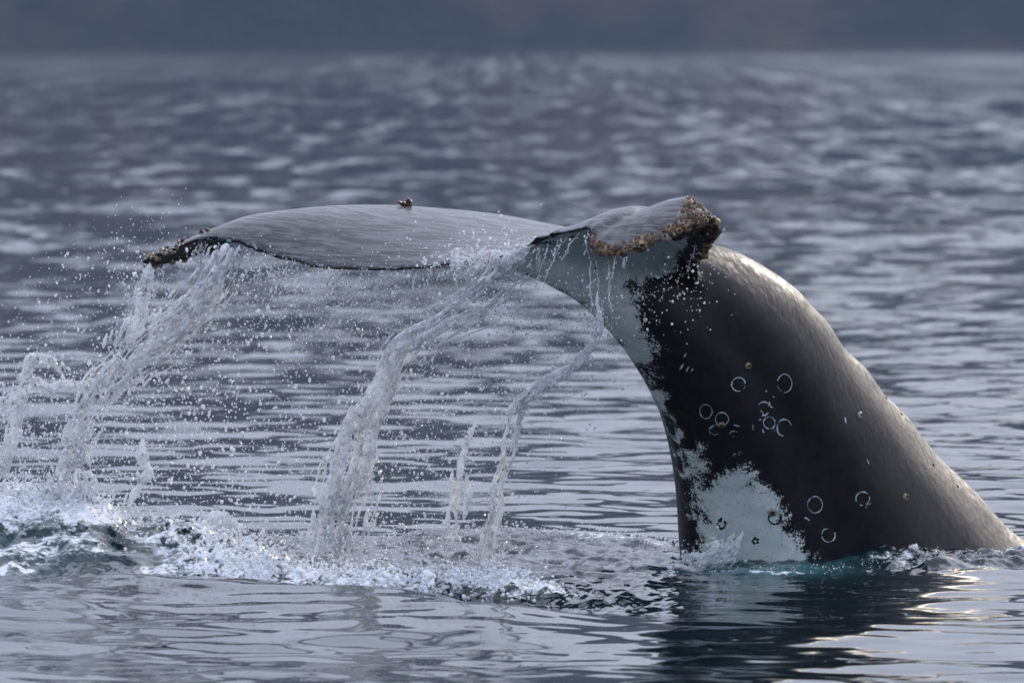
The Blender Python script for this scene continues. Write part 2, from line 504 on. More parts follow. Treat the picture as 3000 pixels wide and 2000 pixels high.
def build_sea():
    xs = axis([(-4500, -500, 900, 120), (-500, -40, 120, 5), (-40, -7.5, 5, 0.08), (-7.5, -4.0, 0.08, 0.02), (-4.0, 4.0, 0.0165, 0.0165),
               (4.0, 7.5, 0.02, 0.08), (7.5, 40, 0.08, 5), (40, 500, 5, 120), (500, 4500, 120, 900)])
    ys = axis([(-400, -60, 60, 4), (-60, -13.5, 4, 0.05), (-13.5, -4.2, 0.045, 0.03), (-4.2, 3.2, 0.022, 0.022), (3.2, 20, 0.028, 0.09),
               (20, 70, 0.09, 0.5), (70, 400, 0.5, 8), (400, 6000, 8, 500)])
    dx, dy = np.gradient(xs), np.gradient(ys)
    X, Y = np.meshgrid(xs, ys)
    SPC = np.maximum(*np.meshgrid(dx, dy))
    z, foam, boil, teal = sea_height(X, Y, SPC)
    V = np.stack([X, Y, z], -1).reshape(-1, 3)
    nx, ny = len(xs), len(ys)
    i = np.arange(nx * ny).reshape(ny, nx)
    F = np.stack([i[:-1, :-1], i[:-1, 1:], i[1:, 1:], i[1:, :-1]], -1).reshape(-1, 4)
    me = mesh_from('sea', V, F, M_SEA)
    D = (Y + CAM_D).ravel()
    attr(me, 'ripple', 0.12 + 0.12 * smoothstep(49, 56, D) + 0.20 * smoothstep(56, 90, D))
    attr(me, 'far', 0.42 * smoothstep(58, 130, D) - 0.16 * smoothstep(160, 600, D))
    Dc = np.clip(D, 20, None)          # only crests show at this grazing view: their spacing widens with distance
    attr(me, 'crest', FPX * CAM_H / Dc / 13.0)
    attr(me, 'lean', 0.036 * smoothstep(150, 1200, D))
    attr(me, 'foam', foam.ravel()); attr(me, 'boil', boil.ravel()); attr(me, 'teal', teal.ravel())
    print('sea', nx, ny)
    return link('sea', me, kind='structure')
sea = build_sea()
sea_bvh_z = lambda x, y: float(sea_height(np.array([[x]]), np.array([[y]]), np.array([[0.02]]))[0][0, 0])

# ------------------------------------------------------------------ far shore
def build_hills():
    xs = np.linspace(-4200, 4200, 261); ys = np.concatenate([np.linspace(3250, 3700, 40), np.linspace(3720, 5600, 60)])
    X, Y = np.meshgrid(xs, ys)
    shore = 3300 + 60 * fbm(X / 500, X * 0 + 3, 0, 91, 3)
    rise = np.clip((Y - shore), -60, None)
    fall = 1.12 - 0.50 * smoothstep(-120, 330, X)
    z = np.where(rise > 0, fall * 500 * (1 - np.exp(-rise / 400)), rise * 0.3)
    z += smoothstep(0, 300, rise) * 70 * fbm(X / 420, Y / 420, 0, 93, 5) + smoothstep(0, 30, rise) * (4 + 4 * fbm(X / 25, Y / 25, 0, 95, 3))
    V = np.stack([X, Y, z], -1).reshape(-1, 3)
    nx, ny = len(xs), len(ys)
    i = np.arange(nx * ny).reshape(ny, nx)
    F = np.stack([i[:-1, :-1], i[:-1, 1:], i[1:, 1:], i[1:, :-1]], -1).reshape(-1, 4)
    return link('hills', mesh_from('hills', V, F, M_HILL), kind='structure')
hills = build_hills()

def boulder(seed, size):
    bm = bmesh.new()
    bmesh.ops.create_icosphere(bm, subdivisions=3, radius=1.0)
    V = np.array([v.co[:] for v in bm.verts])
    n = fbm(V[:, 0] * 1.3 + seed, V[:, 1] * 1.3, V[:, 2] * 1.3, seed, 4)
    for v, k in zip(bm.verts, n):
        v.co = v.co * (1 + 0.35 * k)
        v.co.x *= size * 1.5; v.co.y *= size; v.co.z *= size * 0.7
        v.co.z = max(v.co.z, -0.25 * size)
    me = bpy.data.meshes.new('shore_boulder'); bm.to_mesh(me); bm.free()
    me.materials.append(M_ROCK)
    return me
for j, (u, v, sz) in enumerate(((1555, 97, 4.5), (1625, 100, 4), (1890, 92, 5.5), (1945, 98, 4.5), (1975, 103, 3.5), (2105, 90, 5), (2175, 94, 4.5))):
    p = at(u, v, 3330.0)
    o = link('shore_boulder', boulder(j + 3, sz), label='pale boulder on the far wooded shore beyond the sea', category='boulder', group='pale boulders on the far shore')
    o.location = p

# ------------------------------------------------------------------ whale
def loft(rings):
    """closed rings (list of (n,3)) -> verts, faces with end caps"""
    n = len(rings[0])
    V = np.vstack(rings)
    F = []
    for i in range(len(rings) - 1):
        for j in range(n):
            a, b = i * n + j, i * n + (j + 1) % n
            F.append((a, b, b + n, a + n))
    F.append(tuple(range(n - 1, -1, -1)))
    F.append(tuple((len(rings) - 1) * n + j for j in range(n)))
    return V, F

# tail stock: ventral edge, dorsal edge, half width
STOCK = [
    ((2035, 2150, 0.55), (3480, 1960, 1.75), 0.86),
    ((2022, 1880, 0.20), (3230, 1745, 1.30), 0.76),
    ((2010, 1650, -0.12), (2922, 1512, 0.85), 0.64),
    ((2004, 1450, -0.38), (2690, 1268, 0.48), 0.54),
    ((1972, 1285, -0.62), (2556, 1112, 0.18), 0.47),
    ((1918, 1156, -0.86), (2448, 988, -0.10), 0.40),
    ((1850, 1045, -1.08), (2346, 862, -0.34), 0.335),
    ((1775, 955, -1.28), (2235, 780, -0.54), 0.275),
    ((1694, 882, -1.44), (2112, 722, -0.74), 0.215),
    ((1616, 838, -1.56), (1940, 700, -1.00), 0.16),
    ((1545, 805, -1.66), (1730, 715, -1.35), 0.10),
    ((1490, 782, -1.72), (1560, 735, -1.58), 0.055),
]
def build_stock():
    L = spline([at(*s[0]) for s in STOCK], 110); R = spline([at(*s[1]) for s in STOCK], 110)
    W = spline([[s[2]] for s in STOCK], 110)[:, 0]
    Cc = (L + R) / 2
    T = np.gradient(Cc, axis=0); T /= np.linalg.norm(T, axis=1)[:, None]
    rings = []
    n = 72
    th = np.linspace(0, 2 * np.pi, n, endpoint=False)
    for k in range(len(L)):
        e1 = (R[k] - L[k]) / 2
        e2 = np.cross(e1, T[k]); e2 /= np.linalg.norm(e2)
        if e2[1] > 0: e2 = -e2                 # towards the open side
        c, s = np.cos(th), np.sin(th)
        # keeled at back and belly, flat flanks with long muscle swells
        a = np.abs(s) ** 1.12 * np.sign(s)
        sw = 1 + 0.06 * np.cos(5 * th + 0.6) * np.abs(s) + 0.02 * np.sin(9 * th + 0.03 * k)
        # bulges low on the back ridge
        bump = 1 + 0.018 * np.clip(c, 0, 1) ** 6 * math.sin(k * 0.62) * (k < 60)
        rings.append(Cc[k] + np.outer(c * bump, e1) + np.outer(a * sw * W[k], e2))
    return loft(rings)

def blade(secs, n_span=90, n_ch=26, wob=0.006):
    TE = spline([at(*s[0]) for s in secs], n_span); LE = spline([at(*s[1]) for s in secs], n_span)
    tc = spline([[s[2], s[3]] for s in secs], n_span)
    span = np.gradient((TE + LE) / 2, axis=0)
    rings = []
    c = 0.5 - 0.5 * np.cos(np.linspace(0, np.pi, n_ch))
    for k in range(n_span):
        ch = LE[k] - TE[k]
        N = np.cross(ch, span[k]); N /= np.linalg.norm(N) + 1e-9
        if N[2] < 0: N = -N
        th_, cam_ = tc[k]
        prof = (c ** 0.75) * np.sqrt(np.clip(1 - c ** 3.2, 0, 1)) * 1.25
        half = 0.5 * th_ * prof + 0.009 * np.clip(1 - c, 0, 1) ** 0.3 * np.minimum(1, c * 40)
        mid = TE[k] + np.outer(c, ch) + np.outer(cam_ * 4 * c * (1 - c) * (1.15 - 0.3 * c), N)
        nick = wob * (vnoise(np.array([k * 0.45]), 3.1, 0, 8)[0] + 0.6 * vnoise(np.array([k * 1.1]), 7.7, 0, 9)[0])
        e = ch / (np.linalg.norm(ch) + 1e-9)
        mid = mid + np.outer((1 - c) ** 6, e) * nick * 4
        up = mid + np.outer(half, N); lo = mid - np.outer(half, N)
        rings.append(np.vstack([up, lo[-2:0:-1]]))
    V, F = loft(rings)
    return V, F, TE, LE

LEFT = [
    ((1480, 768, -1.72), (1900, 735, -0.78), 0.20, 0.02),
    ((1350, 773, -1.57), (1700, 690, -0.62), 0.16, 0.035),
    ((1210, 791, -1.40), (1500, 645, -0.45), 0.13, 0.055),
    ((1075, 795, -1.25), (1320, 622, -0.35), 0.115, 0.065),
    ((940, 787, -1.10), (1140, 610, -0.28), 0.105, 0.07),
    ((805, 757, -0.95), (965, 618, -0.26), 0.095, 0.075),
    ((688, 714, -0.82), (790, 655, -0.26), 0.08, 0.07),
    ((600, 702, -0.72), (665, 715, -0.30), 0.06, 0.05),
    ((520, 728, -0.64), (550, 752, -0.35), 0.055, 0.03),
    ((452, 750, -0.57), (464, 774, -0.42), 0.05, 0.012),
    ((418, 768, -0.52), (424, 780, -0.46), 0.03, 0.0),
]
RIGHT = [
    ((1440, 764, -1.70), (2100, 960, -0.62), 0.20, 0.03),
    ((1562, 706, -1.90), (2082, 872, -1.00), 0.19, 0.09),
    ((1640, 682, -2.05), (2062, 826, -1.20), 0.15, 0.140),
    ((1722, 672, -2.20), (2045, 795, -1.40), 0.12, 0.195),
    ((1722, 718, -2.29), (2042, 780, -1.54), 0.105, 0.212),
    ((1760, 748, -2.38), (2050, 768, -1.64), 0.095, 0.238),
    ((1839, 738, -2.44), (2060, 757, -1.74), 0.09, 0.245),
    ((1910, 714, -2.47), (2070, 742, -1.83), 0.09, 0.240),
    ((1975, 690, -2.48), (2080, 722, -1.92), 0.09, 0.225),
    ((2032, 670, -2.46), (2092, 702, -2.00), 0.09, 0.200),
    ((2074, 656, -2.42), (2100, 680, -2.10), 0.09, 0.195),
    ((2100, 638, -2.36), (2109, 652, -2.20), 0.07, 0.120),
]
def build_body():
    parts = [build_stock()]
    vl, fl, TEL, LEL = blade(LEFT)
    vr, fr, TER, LER = blade(RIGHT)
    parts += [(vl, fl), (vr, fr)]
    V, F, o = [], [], 0
    for v, f in parts:
        V.append(v); F += [tuple(i + o for i in q) for q in f]; o += len(v)
    me = mesh_from('whale_rough', np.vstack(V), F)
    bm = bmesh.new(); bm.from_mesh(me)
    bmesh.ops.recalc_face_normals(bm, faces=bm.faces)
    bm.to_mesh(me); bm.free()
    tmp = bpy.data.objects.new('whale_rough', me); C.objects.link(tmp)
    r = tmp.modifiers.new('remesh', 'REMESH'); r.mode = 'VOXEL'; r.voxel_size = 0.0105; r.use_smooth_shade = True
    s = tmp.modifiers.new('smooth', 'SMOOTH'); s.factor = 0.5; s.iterations = 9
    dg = bpy.context.evaluated_depsgraph_get()
    out = bpy.data.meshes.new_from_object(tmp.evaluated_get(dg))
    bpy.data.objects.remove(tmp)
    out.name = 'whale_body'
    n = len(out.vertices)
    P = np.empty(n * 3, np.float32); out.vertices.foreach_get('co', P); P = P.reshape(-1, 3).astype(float)
    E = np.empty(len(out.edges) * 2, np.int32); out.edges.foreach_get('vertices', E); E = E.reshape(-1, 2)
    deg = np.bincount(E.ravel(), minlength=n)[:, None]
    w = np.zeros(n)
    for q, r in ((at(2085, 880, -1.15), 0.22), (at(2060, 830, -1.25), 0.14), (at(2105, 940, -1.05), 0.2), (at(1900, 830, -1.5), 0.3), (at(1700, 760, -1.2), 0.3), (at(1850, 700, -0.8), 0.4)):
        w = np.maximum(w, smoothstep(r, r * 0.45, np.linalg.norm(P - q, axis=1)))
    for it in range(70):
        acc = np.zeros_like(P)
        for a, b in ((0, 1), (1, 0)):
            for c in range(3):
                acc[:, c] += np.bincount(E[:, a], weights=P[E[:, b], c], minlength=n)
        P += (acc / deg - P) * (0.6 * w)[:, None]
    out.vertices.foreach_set('co', P.astype(np.float32).ravel()); out.update()
    return out, TEL, LEL, TER, LER

body_me, TEL, LEL, TER, LER = build_body()

def poly_sd(u, v, poly):
    """signed distance in photo px, positive inside"""
    P = np.asarray(poly, float); n = len(P)
    d = np.full(u.shape, 1e9); ins = np.zeros(u.shape, bool)
    for i in range(n):
        a, b = P[i], P[(i + 1) % n]
        e = b - a
        t = np.clip(((u - a[0]) * e[0] + (v - a[1]) * e[1]) / (e @ e), 0, 1)
        d = np.minimum(d, np.hypot(u - a[0] - t * e[0], v - a[1] - t * e[1]))
        c = ((a[1] > v) != (b[1] > v)) & (u < (b[0] - a[0]) * (v - a[1]) / (b[1] - a[1] + 1e-12) + a[0])
        ins ^= c
    return np.where(ins, d, -d)

Z3 = lambda pts: [(1900 + x * 0.5102, 900 + y * 0.5102) for x, y in pts]
Z2 = lambda pts: [(1350 + x * 0.4252, 500 + y * 0.4252) for x, y in pts]
PATCH = Z3([(215, 815), (300, 810), (335, 900), (330, 955), (390, 985), (440, 955), (520, 900), (575, 935), (620, 1020), (700, 1080),
            (765, 1140), (795, 1220), (830, 1330), (890, 1390), (1000, 1480), (1060, 1600), (300, 1600), (300, 1300), (308, 1200), (290, 1100), (268, 1000), (238, 900)])
CRACK = Z3([(385, 960), (345, 1030), (300, 1090), (285, 1080), (325, 1010), (365, 955)])
KEEL1 = Z3([(-40, 300), (20, 340), (45, 420), (100, 540), (150, 640), (190, 720), (175, 790), (125, 700), (85, 620), (30, 540), (0, 470), (-60, 380)])
KEEL2 = Z3([(170, 790), (215, 850), (250, 970), (272, 1090), (268, 1210), (245, 1190), (230, 1050), (205, 930), (165, 850)])
UNDER = Z2([(180, 640), (480, 470), (880, 400), (1000, 520), (1300, 440), (1570, 380), (1530, 540), (1450, 650), (1400, 715), (1220, 768), (1140, 790),
            (1225, 850), (1180, 930), (1235, 1020), (1250, 1080), (1310, 1200), (1340, 1330), (1200, 1330), (1040, 1190), (940, 1040), (840, 960), (740, 880), (600, 800), (400, 740), (220, 700)])

me = body_me
NV = len(me.vertices)
co = np.empty(NV * 3, np.float32); me.vertices.foreach_get('co', co); co = co.reshape(-1, 3).astype(float)
no = np.empty(NV * 3, np.float32); me.vertex_normals.foreach_get('vector', no); no = no.reshape(-1, 3)
u, v = project(co)
white = poly_sd(u, v, PATCH)
white = np.minimum(white, -poly_sd(u, v, CRACK))
white = np.maximum(white, np.minimum(poly_sd(u, v, KEEL1), 12) - 6)
white = np.maximum(white, np.minimum(poly_sd(u, v, KEEL2), 12) - 8)
und = poly_sd(u, v, UNDER)
und = np.where(no[:, 2] < 0.25, und, -60)
white = np.maximum(white, und) / 500.0
attr(me, 'white', np.clip(white, -0.4, 0.4))
fl_zone = smoothstep(1150, 1000, u + 0.0 * v) + 0  # left part of the fluke
x_f = smoothstep(2060, 1980, u) * smoothstep(860, 780, v)
top = smoothstep(0.12, 0.5, no[:, 2]) * np.maximum(x_f, smoothstep(1500, 1450, u))  # upward faces of the fluke, where sky sheen is painted in
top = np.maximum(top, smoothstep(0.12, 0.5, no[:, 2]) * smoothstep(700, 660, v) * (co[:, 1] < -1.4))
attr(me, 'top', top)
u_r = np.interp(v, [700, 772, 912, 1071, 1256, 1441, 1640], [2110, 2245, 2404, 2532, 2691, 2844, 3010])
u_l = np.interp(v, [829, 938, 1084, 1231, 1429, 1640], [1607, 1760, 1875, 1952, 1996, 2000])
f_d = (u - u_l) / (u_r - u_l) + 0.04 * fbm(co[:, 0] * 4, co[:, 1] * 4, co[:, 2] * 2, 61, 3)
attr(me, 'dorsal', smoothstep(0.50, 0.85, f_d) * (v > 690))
def near_curve(P, Q, r0, r1):
    d = np.full(len(P), 9.0)
    for q in Q[::1]:
        d = np.minimum(d, np.linalg.norm(P - q, axis=1))
    return smoothstep(r1, r0, d)
rim = np.maximum(near_curve(co, TEL, 0.024, 0.050), near_curve(co, TER[:40], 0.024, 0.050))
attr(me, 'rim', rim)
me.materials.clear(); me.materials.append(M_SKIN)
print('whale verts', NV)

whale = link('humpback_whale', None, label='dark humpback whale tail with raised flukes and barnacled tips, diving into the sea', category='whale')
whale.location = (1.6, -0.1, 0.0)
def part(name, me, **kw):
    o = link(name, me, whale, **kw)
    o.matrix_parent_inverse = Matrix.Translation(whale.location).inverted()
    return o
body = part('body', body_me)
BVH = BVHTree.FromPolygons([tuple(p) for p in co], [tuple(p.vertices) for p in body_me.polygons])
CAM = Vector(cam.location)
def hit(u, v):
    loc, nor, i, d = BVH.ray_cast(CAM, ray(u, v))
    return loc, nor

# barnacles: ribbed cone of plates with a sunken mouth
def barnacle_mesh(mat, seed):
    r = random.Random(seed)
    n = 10
    V, F = [], []
    ph = [r.uniform(-0.12, 0.12) for _ in range(n)]
    for rad, z in ((0.56, -0.15), (0.52, 0.08), (0.42, 0.30), (0.30, 0.44), (0.20, 0.38)):
        for j in range(n):
            a = 2 * math.pi * (j + ph[j]) / n
            k = rad * (1 + (0.14 if j % 2 else -0.08) + r.uniform(-0.06, 0.06))
            V.append((k * math.cos(a), k * math.sin(a), z + r.uniform(-0.03, 0.03)))
    for i in range(4):
        for j in range(n):
            a, b = i * n + j, i * n + (j + 1) % n
            F.append((a, b, b + n, a + n))
    V.append((0, 0, 0.22)); c = len(V) - 1
    for j in range(n):
        F.append((4 * n + j, 4 * n + (j + 1) % n, c))
    me = mesh_from('barnacle', np.array(V), F, mat, smooth=True)
    me.materials.append(M_MOUTH)
    for p in me.polygons:
        if p.index >= 3 * n: p.material_index = 1
    return me
BARN = [barnacle_mesh(M_BARN[i % 4], i) for i in range(8)]
def barnacle(loc, nor, size, kind=None, squash=1.0):
    o = part('barnacle', BARN[random.randrange(8) if kind is None else kind])
    q = Vector(nor).to_track_quat('Z', 'Y')
    o.rotation_mode = 'QUATERNION'
    from mathutils import Quaternion
    o.rotation_quaternion = q @ Quaternion((0, 0, 1), random.uniform(0, 6.28))
    o.location = loc
    o.scale = (size, size, size * squash)
    return o
n_b = 0
def cluster(edge, other, lo, hi, n, depth, smin, smax, kinds):
    """a band of barnacles along an edge, reaching a little way in over both faces"""
    global n_b
    m = len(edge)
    placed = []
    tries = 0
    while len(placed) < n and tries < n * 12:
        tries += 1
        k = (lo + (hi - lo) * random.random()) * (m - 1.001)
        i = int(k); f = k - i
        e = edge[i] * (1 - f) + edge[i + 1] * f
        c = other[i] * (1 - f) + other[i + 1] * f - e
        ln = np.linalg.norm(c) + 1e-6
        w = min(depth, ln * 0.5) * random.random() ** 1.4
        side = random.choice((-1, 1))
        p = Vector(e + c / ln * (w - 0.01) + np.array((0, 0, side * 0.06 * random.random() + side * 0.01)))
        loc, nor, idx, d = BVH.find_nearest(p)
        if loc is None: continue
        size = smin * 0.8 + (smax * 1.25 - smin * 0.8) * random.random() ** 1.7
        if any((loc - q).length < 0.25 * (size + r) for q, r in placed): continue
        placed.append((loc, size))
        barnacle(loc - nor * 0.002, nor, size, random.choice(kinds), random.uniform(0.8, 1.5))
    n_b += len(placed)
cluster(TER, LER, .33, .58, 62, 0.075, 0.022, 0.048, (1, 2, 0, 1, 5, 6, 3))
cluster(TER, LER, .55, .86, 66, 0.13, 0.023, 0.052, (0, 4, 3, 1, 5, 0, 7))
def crust(band, n, smin, smax, kinds):
    """barnacles crowded over a patch of skin outlined in the photo"""
    global n_b
    B = np.array(band, float); placed = []
    for _ in range(n * 14):
        if len(placed) >= n: break
        q = np.array((random.uniform(B[:, 0].min(), B[:, 0].max()), random.uniform(B[:, 1].min(), B[:, 1].max())))
        if poly_sd(q[:1], q[1:], B)[0] < 0: continue
        loc, nor = hit(*q)
        if loc is None or loc.y > -1.7: continue
        size = smin + (smax - smin) * random.random() ** 1.7
        if any((loc - p).length < 0.24 * (size + r) for p, r in placed): continue
        placed.append((loc, size))
        barnacle(loc - nor * 0.002, nor, size, random.choice(kinds), random.uniform(0.8, 1.6))
    n_b += len(placed)
crust([(1985, 640), (2012, 598), (2032, 570), (2070, 570), (2100, 600), (2115, 655), (2098, 700), (2062, 668), (2010, 690), (1960, 700)], 100, 0.019, 0.054, (0, 4, 1, 1, 5, 2, 3, 0))
cluster(LER, TER, .45, .95, 36, 0.10, 0.02, 0.042, (0, 1, 2, 5, 4, 6))
cluster(TEL, LEL, .80, 1.0, 16, 0.06, 0.018, 0.036, (0, 1, 4, 5, 3))
cluster(LEL, TEL, .72, 1.0, 18, 0.06, 0.018, 0.036, (0, 1, 4, 5, 2))
for (bu, bv, s) in ((2192, 1072, 0.036), (2114, 1244, 0.036), (2520, 1217, 0.040), (2654, 1456, 0.040), (2262, 1499, 0.044), (2018, 1514, 0.036),
                    (855, 606, 0.024), (2172, 722, 0.02)):
    loc, nor = hit(bu, bv)
    if loc is None:
        continue
    barnacle(loc - nor * 0.003, nor, s * 1.15, random.choice((0, 4, 3)), 0.9)
for (bu, bv) in ((2641, 1212), (2735, 1360), (2806, 1424), (2606, 1165)):
    for du in (0, -10, -20, -30, -45):
        loc, nor = hit(bu + du, bv)
        if loc is not None:
            barnacle(loc - nor * 0.002, nor, 0.018, 2, 1.0); break

# goose barnacle tufts on the front edge: a bunch of bent stalks with swollen heads
def goose_mesh(seed, nst):
    r = random.Random(seed)
    V, F = [], []
    for s in range(nst):
        az = r.uniform(0, 6.28); ln = r.uniform(0.02, 0.05); bend = r.uniform(0.2, 1.1)
        base = np.array((r.uniform(-0.02, 0.02), r.uniform(-0.012, 0.012), -0.004))
        for i in range(6):
            f = i / 5
            c = base + np.array((math.cos(az) * math.sin(bend * f) * ln, math.sin(az) * math.sin(bend * f) * ln, ln * f * math.cos(bend * f * 0.8)))
            rad = (0.006, 0.005, 0.0055, 0.010, 0.009, 0.002)[i]
            for j in range(6):
                a = j * math.pi / 3
                V.append(c + rad * np.array((math.cos(a), math.sin(a), 0.25 * math.sin(a))))
        o = s * 36
        for i in range(5):
            for j in range(6):
                F.append((o + i * 6 + j, o + i * 6 + (j + 1) % 6, o + (i + 1) * 6 + (j + 1) % 6, o + (i + 1) * 6 + j))
        F.append(tuple(o + 30 + j for j in range(6)))
    return mesh_from('goose_barnacles', np.array(V), F, M_GOOSE)
for (gu, gv, k, sc) in ((1192, 612, 9, 1.25), (590, 678, 6, 0.8), (606, 672, 5, 0.7), (525, 706, 6, 0.8), (488, 724, 5, 0.7), (538, 698, 4, 0.7)):
    loc = None
    for dv in range(0, 60, 3):
        loc, nor = hit(gu, gv - 20 + dv)
        if loc is not None: break
    if loc is None: continue
    o = part('goose_barnacle_tuft', goose_mesh(gu, k))
    o.location = loc; o.scale = (sc,) * 3

# ring scars: thin broken rings that follow the skin
def ring_scar(cu, cv, ru, rv, mat, gaps=0.0, seed=0, w=2.6):
    r = random.Random(seed)
    n = 44
    V, F = [], []
    for j in range(n):
        a = 2 * math.pi * j / n
        ww = w * (0.60 + 0.9 * float(vnoise(math.cos(a) * 2 + seed * 3.1, math.sin(a) * 2, 0.5, 4)) + 0.25 * r.random())
        wob = 1 + 0.05 * float(vnoise(math.cos(a) * 1.3 + seed, math.sin(a) * 1.3, 0.2, 6))
        row = []
        for d, h in ((-ww * 0.5, 0.0004), (0, 0.0016), (ww * 0.5, 0.0004)):
            loc, nor = hit(cu + (ru * wob + d) * math.cos(a), cv + (rv * wob + d) * math.sin(a))
            if loc is None: return
            row.append(loc + nor * h)
        V += row
    for j in range(n):
        a = 2 * math.pi * (j + .5) / n
        g = float(vnoise(math.cos(a) * 1.5 + seed * 7.3, math.sin(a) * 1.5, 1.5, 3)) * 0.5 + 0.5
        if g < gaps: continue
        k = (j + 1) % n
        for i in range(2):
            F.append((j * 3 + i, j * 3 + i + 1, k * 3 + i + 1, k * 3 + i))
    part('ring_scar', mesh_from('ring_scar', np.array([tuple(p) for p in V]), F, mat))
SC = [(2164, 1126, 20, 20, .28), (2299, 1123, 21, 27, .32), (2068, 1205, 18, 21, 0), (2115, 1227, 19, 20, .2), (2229, 1145, 16, 18, .55), (2237, 1196, 18, 20, .4),
      (2267, 1178, 13, 16, .5), (2254, 1238, 17, 18, 0), (2252, 1258, 17, 17, .45), (2297, 1252, 21, 25, .3), (2094, 1258, 17, 15, .5),
      (2388, 1478, 22, 24, .1), (2427, 1567, 20, 20, .22), (2354, 1535, 20, 20, .55), (2527, 1460, 20, 20, .48), (2555, 1494, 20, 20, .55), (2621, 1633, 19, 19, .5), (2512, 1640, 14, 14, .45),
      (2221, 1215, 15, 15, .55), (2107, 1290, 18, 12, .6), (2150, 1270, 12, 8, .5)]
for j, (a, b, c, d, g) in enumerate(SC):
    ring_scar(a, b, c, d, M_SCAR, g + 0.08, j + 1, 3.0)
ring_scar(2270, 1517, 18, 18, M_SCARK, 0.1, 40, 8)
ring_scar(2114, 1535, 11, 13, M_SCARK, 0.3, 41, 11)
ring_scar(2213, 1584, 8, 7, M_SCARK, 0.25, 42, 8)
def scratch(pts, w, seed, mat=M_SCAR):
    V, F = [], []
    P = spline(pts, 9)
    for i, (a, b) in enumerate(P):
        t = P[min(i + 1, 8)] - P[max(i - 1, 0)]; t /= np.linalg.norm(t) + 1e-9
        ww = w * math.sin(math.pi * (0.08 + 0.84 * i / 8)) * (0.7 + 0.6 * random.random())
        for d, h in ((-ww, .0004), (0, .0014), (ww, .0004)):
            loc, nor = hit(a - t[1] * d, b + t[0] * d)
            if loc is None: return
            V.append(tuple(loc + nor * h))
    for i in range(8):
        for k in range(2):
            F.append((i * 3 + k, i * 3 + k + 1, i * 3 + k + 4, i * 3 + k + 3))
    part('scratch_scar', mesh_from('scratch_scar', np.array(V), F, mat))
for j, (x, y, dx, dy, w) in enumerate(((1997, 1074, 6, -9, 3), (2014, 1081, 4, -8, 2.4), (2028, 1083, 3, -5, 2), (2007, 1040, 4, -6, 2), (2477, 1230, 1, 9, 2.6), (2085, 1250, 8, -6, 3),
                                       (2206, 1252, 0, 9, 1.3), (2158, 1246, 10, 3, 2), (2543, 1352, 4, 8, 1.3))):
    scratch([(x - dx, y - dy), (x, y), (x + dx, y + dy)], w, j)
print('barnacles', n_b)

# ------------------------------------------------------------------ falling water
class Soup:
    def __init__(self):
        self.V, self.F, self.o = [], [], 0
    def tube(self, P, R, sides=6, flat=1.0):
        n = len(P)
        T = np.gradient(P, axis=0); T /= np.linalg.norm(T, axis=1)[:, None] + 1e-9
        A = np.cross(T, np.array((0.0, 1.0, 0.0))); A /= np.linalg.norm(A, axis=1)[:, None] + 1e-9
        B = np.cross(T, A)
        a = np.linspace(0, 2 * np.pi, sides, endpoint=False) + rng.uniform(0, 6)
        ring = (A[:, None] * np.cos(a)[None, :, None] + B[:, None] * np.sin(a)[None, :, None] * flat) * R[:, None, None] + P[:, None]
        V = np.vstack([ring.reshape(-1, 3), P[0] - T[0] * R[0], P[-1] + T[-1] * R[-1]])
        i = np.arange(n * sides).reshape(n, sides)
        q = np.stack([i[:-1], np.roll(i[:-1], -1, 1), np.roll(i[1:], -1, 1), i[1:]], -1).reshape(-1, 4)
        tri = np.vstack([q[:, [0, 1, 2]], q[:, [0, 2, 3]]])
        c0 = np.stack([np.roll(i[0], -1), i[0], np.full(sides, n * sides)], -1)
        c1 = np.stack([i[-1], np.roll(i[-1], -1), np.full(sides, n * sides + 1)], -1)
        F = np.vstack([tri, c0, c1])
        self.V.append(V); self.F.append(F + self.o); self.o += len(V)
    def blobs(self, P, R, stretch=None, shear=None):
        """many small lumpy drops: icosahedra"""
        g = (1 + 5 ** .5) / 2
        ico = np.array([(-1, g, 0), (1, g, 0), (-1, -g, 0), (1, -g, 0), (0, -1, g), (0, 1, g), (0, -1, -g), (0, 1, -g), (g, 0, -1), (g, 0, 1), (-g, 0, -1), (-g, 0, 1)]) / math.sqrt(1 + g * g)
        f = np.array([(0, 11, 5), (0, 5, 1), (0, 1, 7), (0, 7, 10), (0, 10, 11), (1, 5, 9), (5, 11, 4), (11, 10, 2), (10, 7, 6), (7, 1, 8), (3, 9, 4), (3, 4, 2), (3, 2, 6), (3, 6, 8), (3, 8, 9), (4, 9, 5), (2, 4, 11), (6, 2, 10), (8, 6, 7), (9, 8, 1)])
        n = len(P)
        if n == 0: return
        sc = np.ones((n, 1, 3)) * R[:, None, None]
        lump = 1 + rng.normal(0, 0.16, (n, 12, 1))
        if stretch is not None:
            sc[:, 0, 2] *= stretch
        L = ico[None] * lump * sc
        if shear is not None:            # lean the long axis along the flow
            L = L + L[:, :, 2:3] * (shear * np.sign(shear[:, 2:3] + 1e-6) - np.array((0, 0, 1.0)))[:, None] * 0.8
        V = (L + P[:, None]).reshape(-1, 3)
        F = (f[None] + (np.arange(n) * 12)[:, None, None]).reshape(-1, 3)
        self.V.append(V); self.F.append(F + self.o); self.o += len(V)
    def mesh(self, name, mat):
        V, F = np.vstack(self.V), np.vstack(self.F)
        # orient outward is guaranteed per piece; build
        return mesh_from(name, V, F, mat)

def smooth_rand(n, freq, seed):
    return vnoise(np.linspace(0, freq, n) + seed * 13.7, seed * 0.37 + 0.5, 0.5, int(seed) % 997)

